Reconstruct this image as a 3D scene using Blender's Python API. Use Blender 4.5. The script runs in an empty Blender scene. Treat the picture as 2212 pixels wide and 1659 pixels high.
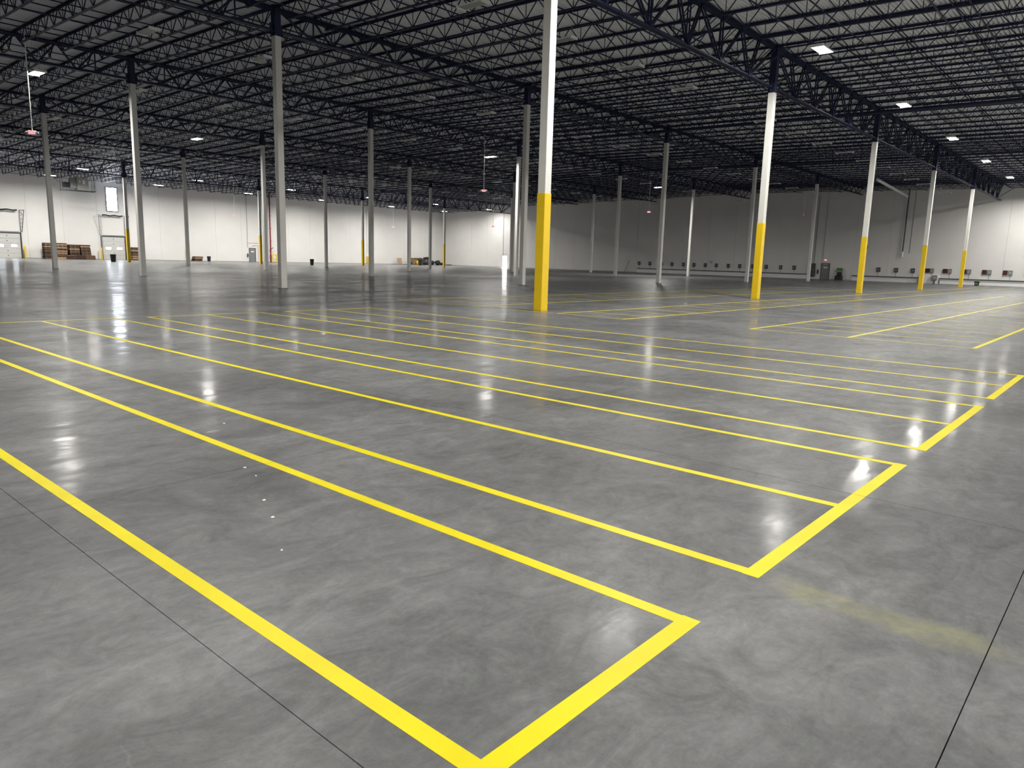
import bpy, bmesh, math, random
from mathutils import Vector, Matrix
random.seed(7)
PI = math.pi
scene = bpy.context.scene
col = scene.collection

# ------------------------------------------------------------------ camera
cam_data = bpy.data.cameras.new('camera')
cam = bpy.data.objects.new('camera', cam_data); col.objects.link(cam)
CR = Vector((0.6602280938, -0.7505715893, 0.0272241339))
CU = Vector((0.1101625689, 0.1326307359, 0.9850245156))
CF = Vector((0.7429421731, 0.6473417778, -0.1702514324))
CAM = Vector((-18.4251, -14.9166, 1.645))
m = Matrix(((CR.x, CU.x, -CF.x, CAM.x), (CR.y, CU.y, -CF.y, CAM.y), (CR.z, CU.z, -CF.z, CAM.z), (0, 0, 0, 1)))
cam.matrix_world = m
cam_data.sensor_width = 36.0
cam_data.lens = 1565.3 / 2212 * 36.0
cam_data.clip_start = 0.05
cam_data.clip_end = 400
scene.camera = cam

# ------------------------------------------------------------------ world, exposure
world = bpy.data.worlds.new('world'); scene.world = world; world.use_nodes = True
wb = world.node_tree.nodes['Background']
wb.inputs[0].default_value = (0.75, 0.85, 1.0, 1); wb.inputs[1].default_value = 0.5
vs = scene.view_settings
vs.view_transform = 'Standard'; vs.look = 'None'; vs.gamma = 1; vs.use_curve_mapping = False
vs.exposure = 0.52
scene.cycles.max_bounces = 6
scene.cycles.diffuse_bounces = 4
scene.cycles.glossy_bounces = 3
scene.cycles.adaptive_threshold = 0.04
scene.cycles.sample_clamp_indirect = 12.0
scene.cycles.caustics_reflective = True
scene.cycles.caustics_refractive = False
LAMP_W = 620.0          # watts of each burning high bay lamp

# ------------------------------------------------------------------ grid
AX, BY = 17.042, 15.375
X_WALL, Y_WALL = 85.2, 95.0
XN, YN = -46.0, -46.0
YROW = [BY * j for j in range(5)] + [76.7]           # rows 0..5
def deck(y):                                          # underside of the roof deck: a low gable
    return 12.50 - (0.0180 * (30.75 - y) if y < 30.75 else 0.0172 * (y - 30.75))

# ------------------------------------------------------------------ helpers
class MB:
    def __init__(s): s.v = []; s.f = []
    def box(s, x0, y0, z0, x1, y1, z1):
        n = len(s.v)
        s.v += [(x0,y0,z0),(x1,y0,z0),(x1,y1,z0),(x0,y1,z0),(x0,y0,z1),(x1,y0,z1),(x1,y1,z1),(x0,y1,z1)]
        s.f += [(n,n+3,n+2,n+1),(n+4,n+5,n+6,n+7),(n,n+1,n+5,n+4),(n+1,n+2,n+6,n+5),(n+2,n+3,n+7,n+6),(n+3,n,n+4,n+7)]
        return s
    def beam(s, p, q, w, h=None, up=(0,0,1)):
        h = h or w
        p, q = Vector(p), Vector(q); d = (q - p).normalized(); up = Vector(up)
        sd = d.cross(up)
        if sd.length < 1e-4: sd = d.cross(Vector((1,0,0)))
        sd.normalize(); u2 = sd.cross(d)
        n = len(s.v)
        for c in (p, q):
            for a, b in ((-1,-1),(1,-1),(1,1),(-1,1)):
                s.v.append(tuple(c + sd*(a*w/2) + u2*(b*h/2)))
        s.f += [(n,n+1,n+2,n+3),(n+4,n+7,n+6,n+5),(n,n+4,n+5,n+1),(n+1,n+5,n+6,n+2),(n+2,n+6,n+7,n+3),(n+3,n+7,n+4,n)]
        return s
    def tube(s, p, q, r, k=10, r2=None):
        r2 = r if r2 is None else r2
        p, q = Vector(p), Vector(q); d = (q - p).normalized()
        a = d.cross(Vector((0,0,1)))
        if a.length < 1e-4: a = Vector((1,0,0))
        a.normalize(); b = d.cross(a); n = len(s.v)
        for c, rr in ((p, r), (q, r2)):
            for i in range(k):
                t = 2*PI*i/k; s.v.append(tuple(c + a*(rr*math.cos(t)) + b*(rr*math.sin(t))))
        for i in range(k):
            j = (i+1) % k; s.f.append((n+i, n+j, n+k+j, n+k+i))
        s.f.append(tuple(n+i for i in range(k-1, -1, -1))); s.f.append(tuple(n+k+i for i in range(k)))
        return s
    def path(s, pts, r, k=8):
        for a, b in zip(pts[:-1], pts[1:]): s.tube(a, b, r, k)
        return s
    def lathe(s, prof, k=16, c=(0,0,0)):
        n = len(s.v)
        for r, z in prof:
            for i in range(k):
                t = 2*PI*i/k; s.v.append((c[0]+r*math.cos(t), c[1]+r*math.sin(t), c[2]+z))
        for a in range(len(prof)-1):
            for i in range(k):
                j = (i+1) % k
                s.f.append((n+a*k+i, n+a*k+j, n+(a+1)*k+j, n+(a+1)*k+i))
        s.f.append(tuple(n+i for i in range(k-1, -1, -1)))
        s.f.append(tuple(n+(len(prof)-1)*k+i for i in range(k)))
        return s
    def mesh(s, name, mat):
        me = bpy.data.meshes.new(name); me.from_pydata(s.v, [], s.f); me.materials.append(mat); me.update()
        return me
    def build(s, name, mat, parent=None, loc=None, rz=0, bevel=0, smooth=False):
        return place(s.mesh(name, mat), name, parent, loc, rz, bevel, smooth)

def place(me, name, parent=None, loc=None, rz=0, bevel=0, smooth=False):
    o = bpy.data.objects.new(name, me); col.objects.link(o)
    if parent is not None: o.parent = parent
    if loc is not None: o.location = loc
    if rz: o.rotation_euler.z = rz
    if bevel:
        b = o.modifiers.new('bevel', 'BEVEL'); b.width = bevel; b.segments = 2; b.limit_method = 'ANGLE'
    if smooth:
        for p in me.polygons: p.use_smooth = True
    return o
def text_mesh(cu, mt):
    tmp = bpy.data.objects.new('tmp', cu); me = bpy.data.meshes.new_from_object(tmp)
    bpy.data.objects.remove(tmp); me.materials.clear(); me.materials.append(mt); return me
def thing(name, label, cat, loc=(0,0,0), rz=0, group=None):
    o = bpy.data.objects.new(name, None); col.objects.link(o); o.empty_display_size = 0.2
    o.location = loc; o.rotation_euler.z = rz; o['label'] = label; o['category'] = cat
    if group: o['group'] = group
    return o
def tag(o, label, cat, group=None):
    o['label'] = label; o['category'] = cat
    if group: o['group'] = group
    return o
def struct(o):
    o['kind'] = 'structure'; return o
def dup(root, loc, label=None, group=None, rz=None):
    def cp(o, par):
        c = o.copy(); col.objects.link(c); c.parent = par
        for ch in kids.get(o.name, ()): cp(ch, c)
        return c
    kids = {}
    stack = list(root.children)
    while stack:
        o = stack.pop(); kids.setdefault(o.parent.name, []).append(o); stack += list(o.children)
    r = cp(root, None); r.location = loc
    if rz is not None: r.rotation_euler.z = rz
    if label: r['label'] = label
    if group: r['group'] = group
    return r

# ------------------------------------------------------------------ materials
def mat(name, color, rough=0.5, metal=0.0, spec=0.5, vary=0.0, scale=1.0, bump=0.0, bscale=20.0, bdist=0.002):
    mt = bpy.data.materials.new(name); mt.use_nodes = True
    nt = mt.node_tree; b = nt.nodes['Principled BSDF']
    b.inputs['Base Color'].default_value = (*color, 1); b.inputs['Roughness'].default_value = rough
    b.inputs['Metallic'].default_value = metal; b.inputs['Specular IOR Level'].default_value = spec
    if vary or bump:
        g = nt.nodes.new('ShaderNodeNewGeometry')
    if vary:
        n = nt.nodes.new('ShaderNodeTexNoise'); n.inputs['Scale'].default_value = scale; n.inputs['Detail'].default_value = 5
        nt.links.new(g.outputs['Position'], n.inputs['Vector'])
        r = nt.nodes.new('ShaderNodeMapRange'); r.inputs[1].default_value = 0.3; r.inputs[2].default_value = 0.7
        r.inputs[3].default_value = 1 - vary; r.inputs[4].default_value = 1 + vary
        nt.links.new(n.outputs[0], r.inputs[0])
        mx = nt.nodes.new('ShaderNodeMix'); mx.data_type = 'RGBA'; mx.blend_type = 'MULTIPLY'; mx.inputs[0].default_value = 1
        mx.inputs[6].default_value = (*color, 1)
        nt.links.new(r.outputs[0], mx.inputs[7]); nt.links.new(mx.outputs[2], b.inputs['Base Color'])
    if bump:
        n2 = nt.nodes.new('ShaderNodeTexNoise'); n2.inputs['Scale'].default_value = bscale; n2.inputs['Detail'].default_value = 3
        nt.links.new(g.outputs['Position'], n2.inputs['Vector'])
        bp = nt.nodes.new('ShaderNodeBump'); bp.inputs['Strength'].default_value = bump; bp.inputs['Distance'].default_value = bdist
        nt.links.new(n2.outputs[0], bp.inputs['Height']); nt.links.new(bp.outputs[0], b.inputs['Normal'])
    return mt
def emit(name, color, strength):
    mt = bpy.data.materials.new(name); mt.use_nodes = True
    nt = mt.node_tree; nt.nodes.clear()
    o = nt.nodes.new('ShaderNodeOutputMaterial'); e = nt.nodes.new('ShaderNodeEmission')
    e.inputs[0].default_value = (*color, 1); e.inputs[1].default_value = strength
    nt.links.new(e.outputs[0], o.inputs[0]); return mt

def floor_material():
    mt = bpy.data.materials.new('polished_concrete'); mt.use_nodes = True
    nt = mt.node_tree; N = nt.nodes.new; L = nt.links.new; b = nt.nodes['Principled BSDF']
    g = N('ShaderNodeNewGeometry')
    def noise(scale, detail=4, rough=0.6, dist=0.0, stretch=(1,1,1), rot=0.0):
        mp = N('ShaderNodeMapping'); mp.inputs['Scale'].default_value = stretch; mp.inputs['Rotation'].default_value = (0,0,rot)
        L(g.outputs['Position'], mp.inputs['Vector'])
        n = N('ShaderNodeTexNoise'); n.inputs['Scale'].default_value = scale; n.inputs['Detail'].default_value = detail
        n.inputs['Roughness'].default_value = rough; n.inputs['Distortion'].default_value = dist
        L(mp.outputs[0], n.inputs['Vector']); return n.outputs[0]
    def rng(src, a, bb, c, d):
        r = N('ShaderNodeMapRange'); r.inputs[1].default_value = a; r.inputs[2].default_value = bb
        r.inputs[3].default_value = c; r.inputs[4].default_value = d; L(src, r.inputs[0]); return r.outputs[0]
    def math_(op, a, c):
        mm = N('ShaderNodeMath'); mm.operation = op
        for k, s in ((0, a), (1, c)):
            if isinstance(s, (int, float)): mm.inputs[k].default_value = s
            else: L(s, mm.inputs[k])
        return mm.outputs[0]
    big = rng(noise(0.35, 7, 0.66, 0.6), 0.32, 0.68, 0.66, 1.26)
    mid = rng(noise(1.8, 9, 0.74, 1.4, (1, 1.7, 1), 0.5), 0.3, 0.7, 0.70, 1.32)
    fine = rng(noise(16, 8, 0.8, 0.5), 0.32, 0.68, 0.84, 1.16)
    blot = rng(noise(0.9, 6, 0.62, 2.0), 0.60, 0.78, 0.0, 0.35)          # pale swept patches
    v = math_('MULTIPLY', math_('MULTIPLY', big, mid), fine)
    v = math_('ADD', v, blot)
    # thin trowel arcs, pale and dark
    def ridge(scale, wdt, dist, a, bb):
        r = math_('ABSOLUTE', math_('SUBTRACT', noise(scale, 1.5, 0.4, dist), 0.5), 0)
        return math_('MULTIPLY', rng(r, 0.0, wdt, 1, 0), rng(noise(1.3, 3, 0.5), a, bb, 0, 1))
    v = math_('ADD', v, math_('MULTIPLY', ridge(1.4, 0.006, 1.6, 0.55, 0.68), 0.22))
    v = math_('SUBTRACT', v, math_('MULTIPLY', ridge(2.1, 0.005, 2.4, 0.58, 0.70), 0.20))
    mx = N('ShaderNodeMix'); mx.data_type = 'RGBA'; mx.blend_type = 'MULTIPLY'; mx.inputs[0].default_value = 1
    mx.inputs[6].default_value = (0.141, 0.144, 0.147, 1); L(v, mx.inputs[7])
    # yellow smear of old adhesive beside the marking corner
    sx = N('ShaderNodeSeparateXYZ'); L(g.outputs['Position'], sx.inputs[0])
    wob = math_('MULTIPLY', math_('SUBTRACT', noise(2.5, 3), 0.5), 0.35)
    dx = math_('ABSOLUTE', math_('ADD', math_('ADD', sx.outputs[0], 14.79), wob), 0)
    inx = rng(dx, 0.05, 0.13, 1, 0)
    iny = math_('MULTIPLY', rng(sx.outputs[1], -14.75, -14.45, 0, 1), rng(sx.outputs[1], -13.75, -13.55, 1, 0))
    sm = math_('MULTIPLY', math_('MULTIPLY', inx, iny), rng(noise(6, 4), 0.35, 0.6, 0.10, 0.32))
    my = N('ShaderNodeMix'); my.data_type = 'RGBA'; my.inputs[7].default_value = (0.33, 0.32, 0.13, 1)
    L(sm, my.inputs[0]); L(mx.outputs[2], my.inputs[6]); L(my.outputs[2], b.inputs['Base Color'])
    ro = math_('ADD', rng(noise(0.7, 7, 0.68, 1.2), 0.35, 0.68, 0.34, 0.50), rng(noise(9, 5, 0.7), 0.3, 0.7, -0.02, 0.04))
    L(ro, b.inputs['Roughness'])
    b.inputs['Specular IOR Level'].default_value = 0.10
    b.inputs['Coat IOR'].default_value = 1.13
    cw = math_('MULTIPLY', rng(noise(0.5, 7, 0.70, 0.6, (0.35, 1.4, 1), 0.08), 0.36, 0.64, 0.0, 0.46), rng(noise(2.6, 5, 0.66, 0.8, (0.4, 1.3, 1), -0.1), 0.32, 0.68, 0.25, 1.5))
    L(cw, b.inputs['Coat Weight'])
    L(rng(noise(1.1, 5, 0.6, 0.8), 0.3, 0.7, 0.08, 0.19), b.inputs['Coat Roughness'])
    h = math_('ADD', math_('MULTIPLY', noise(1.5, 4, 0.5, 0.3, (0.45, 1.5, 1)), 1.0), math_('MULTIPLY', noise(40, 3), 0.03))
    bp = N('ShaderNodeBump'); bp.inputs['Strength'].default_value = 1.0; bp.inputs['Distance'].default_value = 0.0055
    L(h, bp.inputs['Height']); L(bp.outputs[0], b.inputs['Normal']); L(bp.outputs[0], b.inputs['Coat Normal'])
    return mt

M = dict(
    floor=floor_material(),
    joint=mat('joint_sealant', (0.012, 0.012, 0.012), 0.8),
    tape=mat('yellow_floor_tape', (0.68, 0.58, 0.003), 0.42, spec=0.22, vary=0.06, scale=3, bump=0.5, bscale=90, bdist=0.0012),
    wall=mat('white_wall_paint', (0.74, 0.73, 0.715), 0.6, vary=0.03, scale=0.4),
    wallj=mat('wall_joint', (0.42, 0.42, 0.41), 0.8),
    steel=mat('navy_steel_paint', (0.017, 0.022, 0.060), 0.5, spec=0.3),
    deck=mat('steel_deck', (0.90, 0.92, 0.97), 0.5, vary=0.05, scale=0.8),
    colp=mat('light_grey_column_paint', (0.70, 0.70, 0.67), 0.38, vary=0.03, scale=2),
    yellow=mat('yellow_paint', (0.82, 0.56, 0.012), 0.40, vary=0.04, scale=2),
    white=mat('white_metal', (0.85, 0.85, 0.85), 0.4),
    grey=mat('grey_metal', (0.22, 0.23, 0.24), 0.45),
    dgrey=mat('dark_grey_metal', (0.06, 0.065, 0.07), 0.5),
    casing=mat('casing_metal', (0.34, 0.34, 0.31), 0.5),
    galv=mat('galvanised_metal', (0.45, 0.46, 0.47), 0.4, metal=0.6),
    black=mat('black_plastic', (0.012, 0.016, 0.018), 0.45),
    door=mat('grey_door_paint', (0.20, 0.21, 0.22), 0.5),
    dock=mat('pale_door_panel', (0.56, 0.56, 0.55), 0.5),
    red=mat('red_pipe_paint', (0.25, 0.012, 0.02), 0.4),
    redb=mat('red_cover', (0.055, 0.012, 0.012), 0.5),
    wood=mat('pallet_wood', (0.12, 0.072, 0.04), 0.75, vary=0.4, scale=6),
    woodd=mat('dark_pallet_wood', (0.05, 0.024, 0.016), 0.75, vary=0.4, scale=6),
    woodl=mat('pale_pallet_wood', (0.42, 0.28, 0.15), 0.75, vary=0.25, scale=6),
    card=mat('brown_cardboard', (0.25, 0.17, 0.09), 0.8, vary=0.2, scale=8),
    green=mat('green_plastic', (0.10, 0.22, 0.06), 0.45),
    paper=mat('white_scrap', (0.8, 0.8, 0.78), 0.8),
    unlit=mat('unlit_lens', (0.30, 0.31, 0.31), 0.35),
    lens=emit('burning_lens', (1.0, 0.97, 0.90), 45.0),
    day=emit('daylight_pane', (0.86, 0.92, 1.0), 22.0),
    dayd=emit('door_daylight', (1.0, 0.99, 0.97), 40.0),
    exitr=emit('exit_red', (1.0, 0.10, 0.13), 3.0),
    exitw=emit('exit_face', (1.0, 0.45, 0.47), 0.6),
)

# ------------------------------------------------------------------ floor, cut into slabs by saw joints
base = MB().box(XN, YN, -0.30, X_WALL + 0.6, Y_WALL + 0.6, -0.045).build('floor', M['joint']); struct(base)
jx = [XN] + [-17.13 + 4.255 * k for k in range(-6, 24)] + [X_WALL]
jy = [YN, -40.2, -35.1, -30.0, -24.9, -19.75, -14.58, -9.84, -4.08] + [1.05 + 5.125 * k for k in range(0, 18)] + [Y_WALL]
jx = [x for x in jx if XN <= x <= X_WALL]; jy = [y for y in jy if YN <= y <= Y_WALL]
G2 = 0.0024
far_slab = MB(); n_slab = 0
for i in range(len(jx) - 1):
    for j in range(len(jy) - 1):
        x0, x1, y0, y1 = jx[i] + G2, jx[i+1] - G2, jy[j] + G2, jy[j+1] - G2
        if -22 < (x0+x1)/2 < 42 and -16 < (y0+y1)/2 < 46:
            cx, cy = (x0+x1)/2, (y0+y1)/2
            MB().box(x0-cx, y0-cy, -0.045, x1-cx, y1-cy, 0).build('floor_slab', M['floor'], base, (cx, cy, 0)); n_slab += 1
        else:
            far_slab.box(x0, y0, -0.045, x1, y1, 0)
o = far_slab.build('floor_slabs', M['floor'], base); o['kind'] = 'stuff'

# ------------------------------------------------------------------ roof deck (corrugated)
def make_deck():
    mb = MB(); p = 0.172; y = YN
    prof = []
    while y < Y_WALL + 0.3:
        for dy, dz in ((0, 0.060), (0.062, 0.060), (0.072, 0.0), (0.162, 0.0)):
            prof.append((y + dy, deck(y + dy) + dz))
        y += p
    n = len(prof)
    for X in (XN, X_WALL + 0.3):
        for (yy, zz) in prof: mb.v.append((X, yy, zz))
    for i in range(n - 1): mb.f.append((i, n + i, n + i + 1, i + 1))
    return mb
struct(make_deck().build('ceiling', M['deck']))
cover = MB()
for (ya, yb) in ((YN, 30.75), (30.75, Y_WALL + 0.4)):
    n = len(cover.v)
    za, zb = deck(ya) + 0.06, deck(yb) + 0.06
    cover.v += [(XN, ya, za), (X_WALL+.4, ya, za), (X_WALL+.4, yb, zb), (XN, yb, zb), (XN, ya, za+.3), (X_WALL+.4, ya, za+.3), (X_WALL+.4, yb, zb+.3), (XN, yb, zb+.3)]
    cover.f += [(n,n+3,n+2,n+1),(n+4,n+5,n+6,n+7),(n,n+1,n+5,n+4),(n+1,n+2,n+6,n+5),(n+2,n+3,n+7,n+6),(n+3,n,n+4,n+7)]
struct(cover.build('trim_roof', M['dgrey']))

# ------------------------------------------------------------------ walls of tall precast panels
H_W = 12.9
def wall(name, horizontal, at, lo, hi, sign, seam0):
    # sign: direction from the wall face towards the outside
    mb = MB()
    if horizontal: mb.box(lo, min(at + sign*.22, at + sign*.5), -0.3, hi, max(at + sign*.22, at + sign*.5), H_W)
    else: mb.box(min(at + sign*.22, at + sign*.5), lo, -0.3, max(at + sign*.22, at + sign*.5), hi, H_W)
    w = struct(mb.build(name, M['wallj']))
    edges = [lo]; s = seam0
    while s < lo + 0.3: s += 4.2
    while s < hi - 0.3: edges.append(s); s += 4.2
    edges.append(hi)
    for a, b in zip(edges[:-1], edges[1:]):
        c = (a + b) / 2; hw = (b - a) / 2 - 0.005
        # panel with a narrow chamfer towards its joints
        p = MB(); d = 0.22; t = 0.012
        out = [(-hw, 0.0), (-hw + t, -t), (hw - t, -t), (hw, 0.0), (hw, d - t), (-hw, d - t)]
        n = 6
        for z in (0, H_W):
            for (u, dd) in out:
                q = dd + t
                p.v.append((u, sign*q, z) if horizontal else (sign*q, u, z))
        for i in range(6): p.f.append((i, (i+1) % 6, 6 + (i+1) % 6, 6 + i))
        p.f.append(tuple(range(5, -1, -1))); p.f.append(tuple(range(6, 12)))
        p.build('wall_panel', M['wall'], w, (c, at, 0) if horizontal else (at, c, 0))
    return w
wall_left = wall('wall_left', True, Y_WALL, XN, X_WALL, 1, -47.0 + 0.1)
wall_right = wall('wall_right', False, X_WALL, YN, Y_WALL, 1, -43.2 + 0.0)
wall('wall_back', False, XN, YN, Y_WALL, -1, -43.0)
wall('wall_near', True, YN, XN, X_WALL, -1, -43.0)
struct(MB().box(XN, Y_WALL - 0.02, 0, X_WALL, Y_WALL, 0.10).build('baseboard_left', M['wallj']))
struct(MB().box(X_WALL - 0.02, YN, 0, X_WALL, Y_WALL, 0.10).build('baseboard_right', M['wallj']))

# ------------------------------------------------------------------ burning and dark high bay fixtures
LW, LL = 0.42, 1.22
def fixture(lit, loc, label, group, rz=0, power=1.0):
    LW = 0.54 if lit else 0.42  # burning fixtures widened to imitate the bloom around their lenses
    t = thing('high_bay_light', label, 'ceiling light', loc, rz, group)
    h = MB().box(-LW/2, -LL/2, 0.012, LW/2, LL/2, 0.05)
    h.box(-LW/2, -LL/2, 0.0, -LW/2 + .02, LL/2, 0.012).box(LW/2 - .02, -LL/2, 0.0, LW/2, LL/2, 0.012)
    h.build('housing', M['white'], t)
    for s in (-1, 1):
        MB().box(-LW/2 - .02, s*LL/2 - .035, -0.03, LW/2 + .02, s*LL/2 + .035, 0.075).build('end_cap', M['white'], t)
    MB().box(-LW/2 + .03, -LL/2 + .05, -0.004, LW/2 - .03, LL/2 - .05, 0.011).build('lens', M['lens'] if lit else M['unlit'], t)
    zt = deck(loc[1]) - loc[2] - 0.02
    for s in (-1, 1):
        MB().tube((0, s*.5, 0.05), (0, s*.5, zt), 0.006, 5).build('hanger', M['galv'], t)
    if lit:
        ld = bpy.data.lights.new('lamp', 'AREA'); ld.shape = 'RECTANGLE'; ld.size = LW - .08; ld.size_y = LL - .12
        ld.energy = LAMP_W * power; ld.color = (1.0, 0.965, 0.90); ld.spread = math.radians(172)
        lo = bpy.data.objects.new('lamp', ld); col.objects.link(lo); lo.parent = t; lo.location = (0, 0, -0.012)
    return t
LZ = 10.6
lit = {}
rowA = [(x, -3.18, LZ) for x in (-38.4, -25.3, -12.2, 0.9, 14.1, 27.25, 40.3, 53.4, 66.55, 79.6)]
posn = ['tenth', 'ninth', 'eighth', 'seventh', 'sixth', 'fifth', 'fourth', 'third', 'second', 'first']
for k, p in enumerate(rowA):
    fixture(True, p, 'burning high bay light in the right-hand line, %s from the wall' % posn[k], 'burning lights over the marked aisle', PI/2)
for r, (yy, nm) in enumerate(((-20.0, 'next line'), (-35.0, 'farthest line'))):
    for k, p in enumerate(rowA):
        fixture(True, (p[0], yy, LZ), 'burning high bay light in the %s behind the camera, %s from the wall' % (nm, posn[k]), 'burning lights behind the camera', PI/2, 1.1 if r == 0 else 2.2)
singles = [((-4.77, 30.8, LZ), 'burning high bay light at far upper left above a hanging exit sign'),
           ((10.83, 45.4, LZ), 'single burning high bay light among dark fixtures left of the centre'),
           ((30.9, 31.3, LZ), 'burning high bay light just left of the nearest yellow column, exit sign below'),
           ((60.8, 31.4, LZ), 'lone burning high bay light in the dark bays right of the nearest yellow column')]
for p, l in singles: fixture(True, p, l, 'single burning lights', power=1.7 if p[0] > 50 else 1.1)
ords = ['first', 'second', 'third', 'fourth', 'fifth', 'sixth', 'seventh', 'eighth', 'ninth']
for k, x in enumerate((-13.4, 0.1, 13.5, 27.0, 40.5, 54.3, 68.2, 81.6)):
    fixture(True, (x, 79.2, 10.45), 'burning high bay light above the far yellow posts, %s from the left' % ords[k], 'burning lights along the dock posts', PI/2, 1.2 if x < 75 else .55)
for k, x in enumerate((-13.0, -0.4, 12.5, 25.3, 38.2, 50.9, 65.0, 77.7)):
    fixture(True, (x, 87.0, 10.05), 'burning high bay light next to the white dock wall, %s from its left' % ords[k], 'burning lights by the dock wall', PI/2, 1.2 if x < 75 else .7)
dark = [(4.85, 1.55, 5.25, 17, 'behind the nearest yellow column line'), (18.15, -4.3, 5.16, 18, 'past the first line of grey columns'),
        (30.7, -4.77, 5.10, 18, 'past the second line of grey columns'), (45.6, 0.55, 5.2, 17, 'along the third line of grey columns'),
        (61.8, 1.3, 5.3, 16, 'along the fourth line of grey columns')]
for y, x0, dx, n, wh in dark:
    for k in range(n):
        x = x0 + dx * k
        if any(abs(p[0] - x) < 2.4 and abs(p[1] - y) < 1.5 for p, _ in singles) or x > 84: continue
        fixture(False, (x, y, LZ), 'dark unlit flat high bay light hanging %s' % wh, 'unlit lights %s' % wh)

# ------------------------------------------------------------------ columns
CW = 0.305
def column(i, j):
    yel = j in (0, 5)
    x, y = AX * i, YROW[j]
    zt = 9.8 if j == 0 else (9.72 if j == 5 else 10.96)
    if yel: lab = 'white steel column wrapped yellow at its foot, in the %s line' % ('near right-hand' if j == 0 else 'far dock-side')
    else: lab = 'tall light grey square steel column in the %s grey line' % ['', 'nearest', 'second', 'third', 'fourth'][j]
    place_ = ['nearest the left', 'second from the left', 'third from the left', 'fourth from the left', 'fifth from the left']
    lab += ', ' + (place_[i] if 0 <= i < 5 else 'beyond the left edge')
    t = thing('steel_column', lab, 'column', (x, y, 0), 0, 'warehouse roof columns')
    w = CW / 2
    MB().box(-w, -w, 0.02, w, w, zt).build('shaft', M['colp'], t, bevel=0.02)
    MB().box(-w-.016, -w-.016, 0, w+.016, w+.016, 0.02).build('base_plate', M['grey'] if not yel else M['yellow'], t)
    if yel:
        MB().box(-w-.012, -w-.012, 0.02, w+.012, w+.012, 3.72 + (0.12 if j == 5 else 0)).build('yellow_wrap', M['yellow'], t, bevel=0.02)
    MB().box(-w-.004, -w-.004, zt, w+.004, w+.004, deck(y) - 0.02).build('column_head', M['steel'], t, bevel=0.015)
    cp = MB().box(-w-.05, -w-.05, zt-.02, w+.05, w+.05, zt+.01)
    for s in (-1, 1): cp.box(s*w if s > 0 else -w-.16, -.012, zt+.01, w+.16 if s > 0 else -w, .012, zt+.5)
    cp.build('seat_plate', M['steel'], t)
    return t
for j in range(6):
    for i in range(-1, 5): column(i, j)

# ------------------------------------------------------------------ joist girders (along x)
def dbl(mb, p, q, w, t, gap=0.03):        # a chord of two angles back to back
    p, q = Vector(p), Vector(q)
    d = (q - p).normalized(); s = d.cross(Vector((0,0,1))).normalized()
    for k in (-1, 1):
        mb.beam(p + s*k*(gap/2 + w/2), q + s*k*(gap/2 + w/2), w, 0.012)
        mb.beam(p + s*k*(gap/2 + .006) + Vector((0,0,t/2)), q + s*k*(gap/2 + .006) + Vector((0,0,t/2)), 0.012, t)
    return mb
SP = AX / 9
def girder_meshes(top, bot, deep):
    n = {}
    # top chord angles have their legs down, bottom chord legs up
    a = MB(); 
    for s in (-1, 1):
        a.beam((0, s*.105, top), (AX, s*.105, top), .17, .016)
        a.beam((0, s*.030, top-.085), (AX, s*.030, top-.085), .016, .17)
    n['top_chord'] = a.mesh('top_chord', M['steel'])
    a = MB()
    for s in (-1, 1):
        a.beam((0, s*.085, bot), (AX, s*.085, bot), .13, .016)
        a.beam((0, s*.028, bot+.055), (AX, s*.028, bot+.055), .016, .11)
    n['bottom_chord'] = a.mesh('bottom_chord', M['steel'])
    mem = []
    T = lambda k: k * SP
    if deep:
        pat = [(AX/6*1, [0, 1, 2]), (AX/6*2, [2, 3, 4]), (AX/6*3, [4, 5]), (AX/6*4, [5, 6, 7]), (AX/6*5, [7, 8, 9])]
        for bx, ts in pat:
            for k in ts: mem.append((bx, T(k), 0.085))
        mem.append((AX/2, AX/2, 0.06))
    else:
        mem.append((T(1), T(0), .09)); mem.append((T(1), T(1), .06))
        for k in range(1, 8): mem.append((T(k) + SP/2, T(k), .085)); mem.append((T(k) + SP/2, T(k+1), .085))
        mem.append((T(8), T(8), .06)); mem.append((T(8), T(9), .09))
    webs = []
    for bx, tx, w in mem:
        mb = MB()
        x1 = tx + (0.12 if tx < .1 else (-0.12 if tx > AX-.1 else 0))
        if deep:
            for s in (-1, 1): mb.beam((bx, s*.055, bot+.04), (x1, s*.055, top-.05), .05, w*.8, up=(0,1,0))
        else:
            mb.beam((bx, 0, bot+.03), (x1, 0, top-.05), w, w*.7, up=(0,1,0))
        webs.append(mb.mesh('web_member', M['steel']))
    gus = MB()
    for bx in sorted(set(b for b, _, _ in mem)): gus.box(bx-.16, -.012, bot, bx+.16, .012, bot+.16)
    n['gusset'] = gus.mesh('gusset_plates', M['steel'])
    n['webs'] = webs
    return n
GY = {-1: -BY}
for j in range(6): GY[j] = YROW[j]
gord = {-1: 'line behind the camera', 0: 'deep line over the nearest yellow columns', 1: 'line over the first grey columns', 2: 'line over the second grey columns',
        3: 'line over the third grey columns', 4: 'line over the fourth grey columns', 5: 'deep line over the dock-side posts'}
for j, y in GY.items():
    top = deck(y) - 0.13; deep = j in (0, 5)
    bot = {0: 9.97, 5: 9.86}.get(j, 11.12)
    ms = girder_meshes(top, bot, deep)
    for i in range(-1, 5):
        t = thing('roof_girder', 'dark navy truss girder in the %s' % gord[j], 'girder', (AX*i, y, 0), 0, 'girders in the %s' % gord[j])
        place(ms['top_chord'], 'top_chord', t); place(ms['bottom_chord'], 'bottom_chord', t); place(ms['gusset'], 'gusset_plates', t)
        for wm in ms['webs']: place(wm, 'web_member', t)

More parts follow.
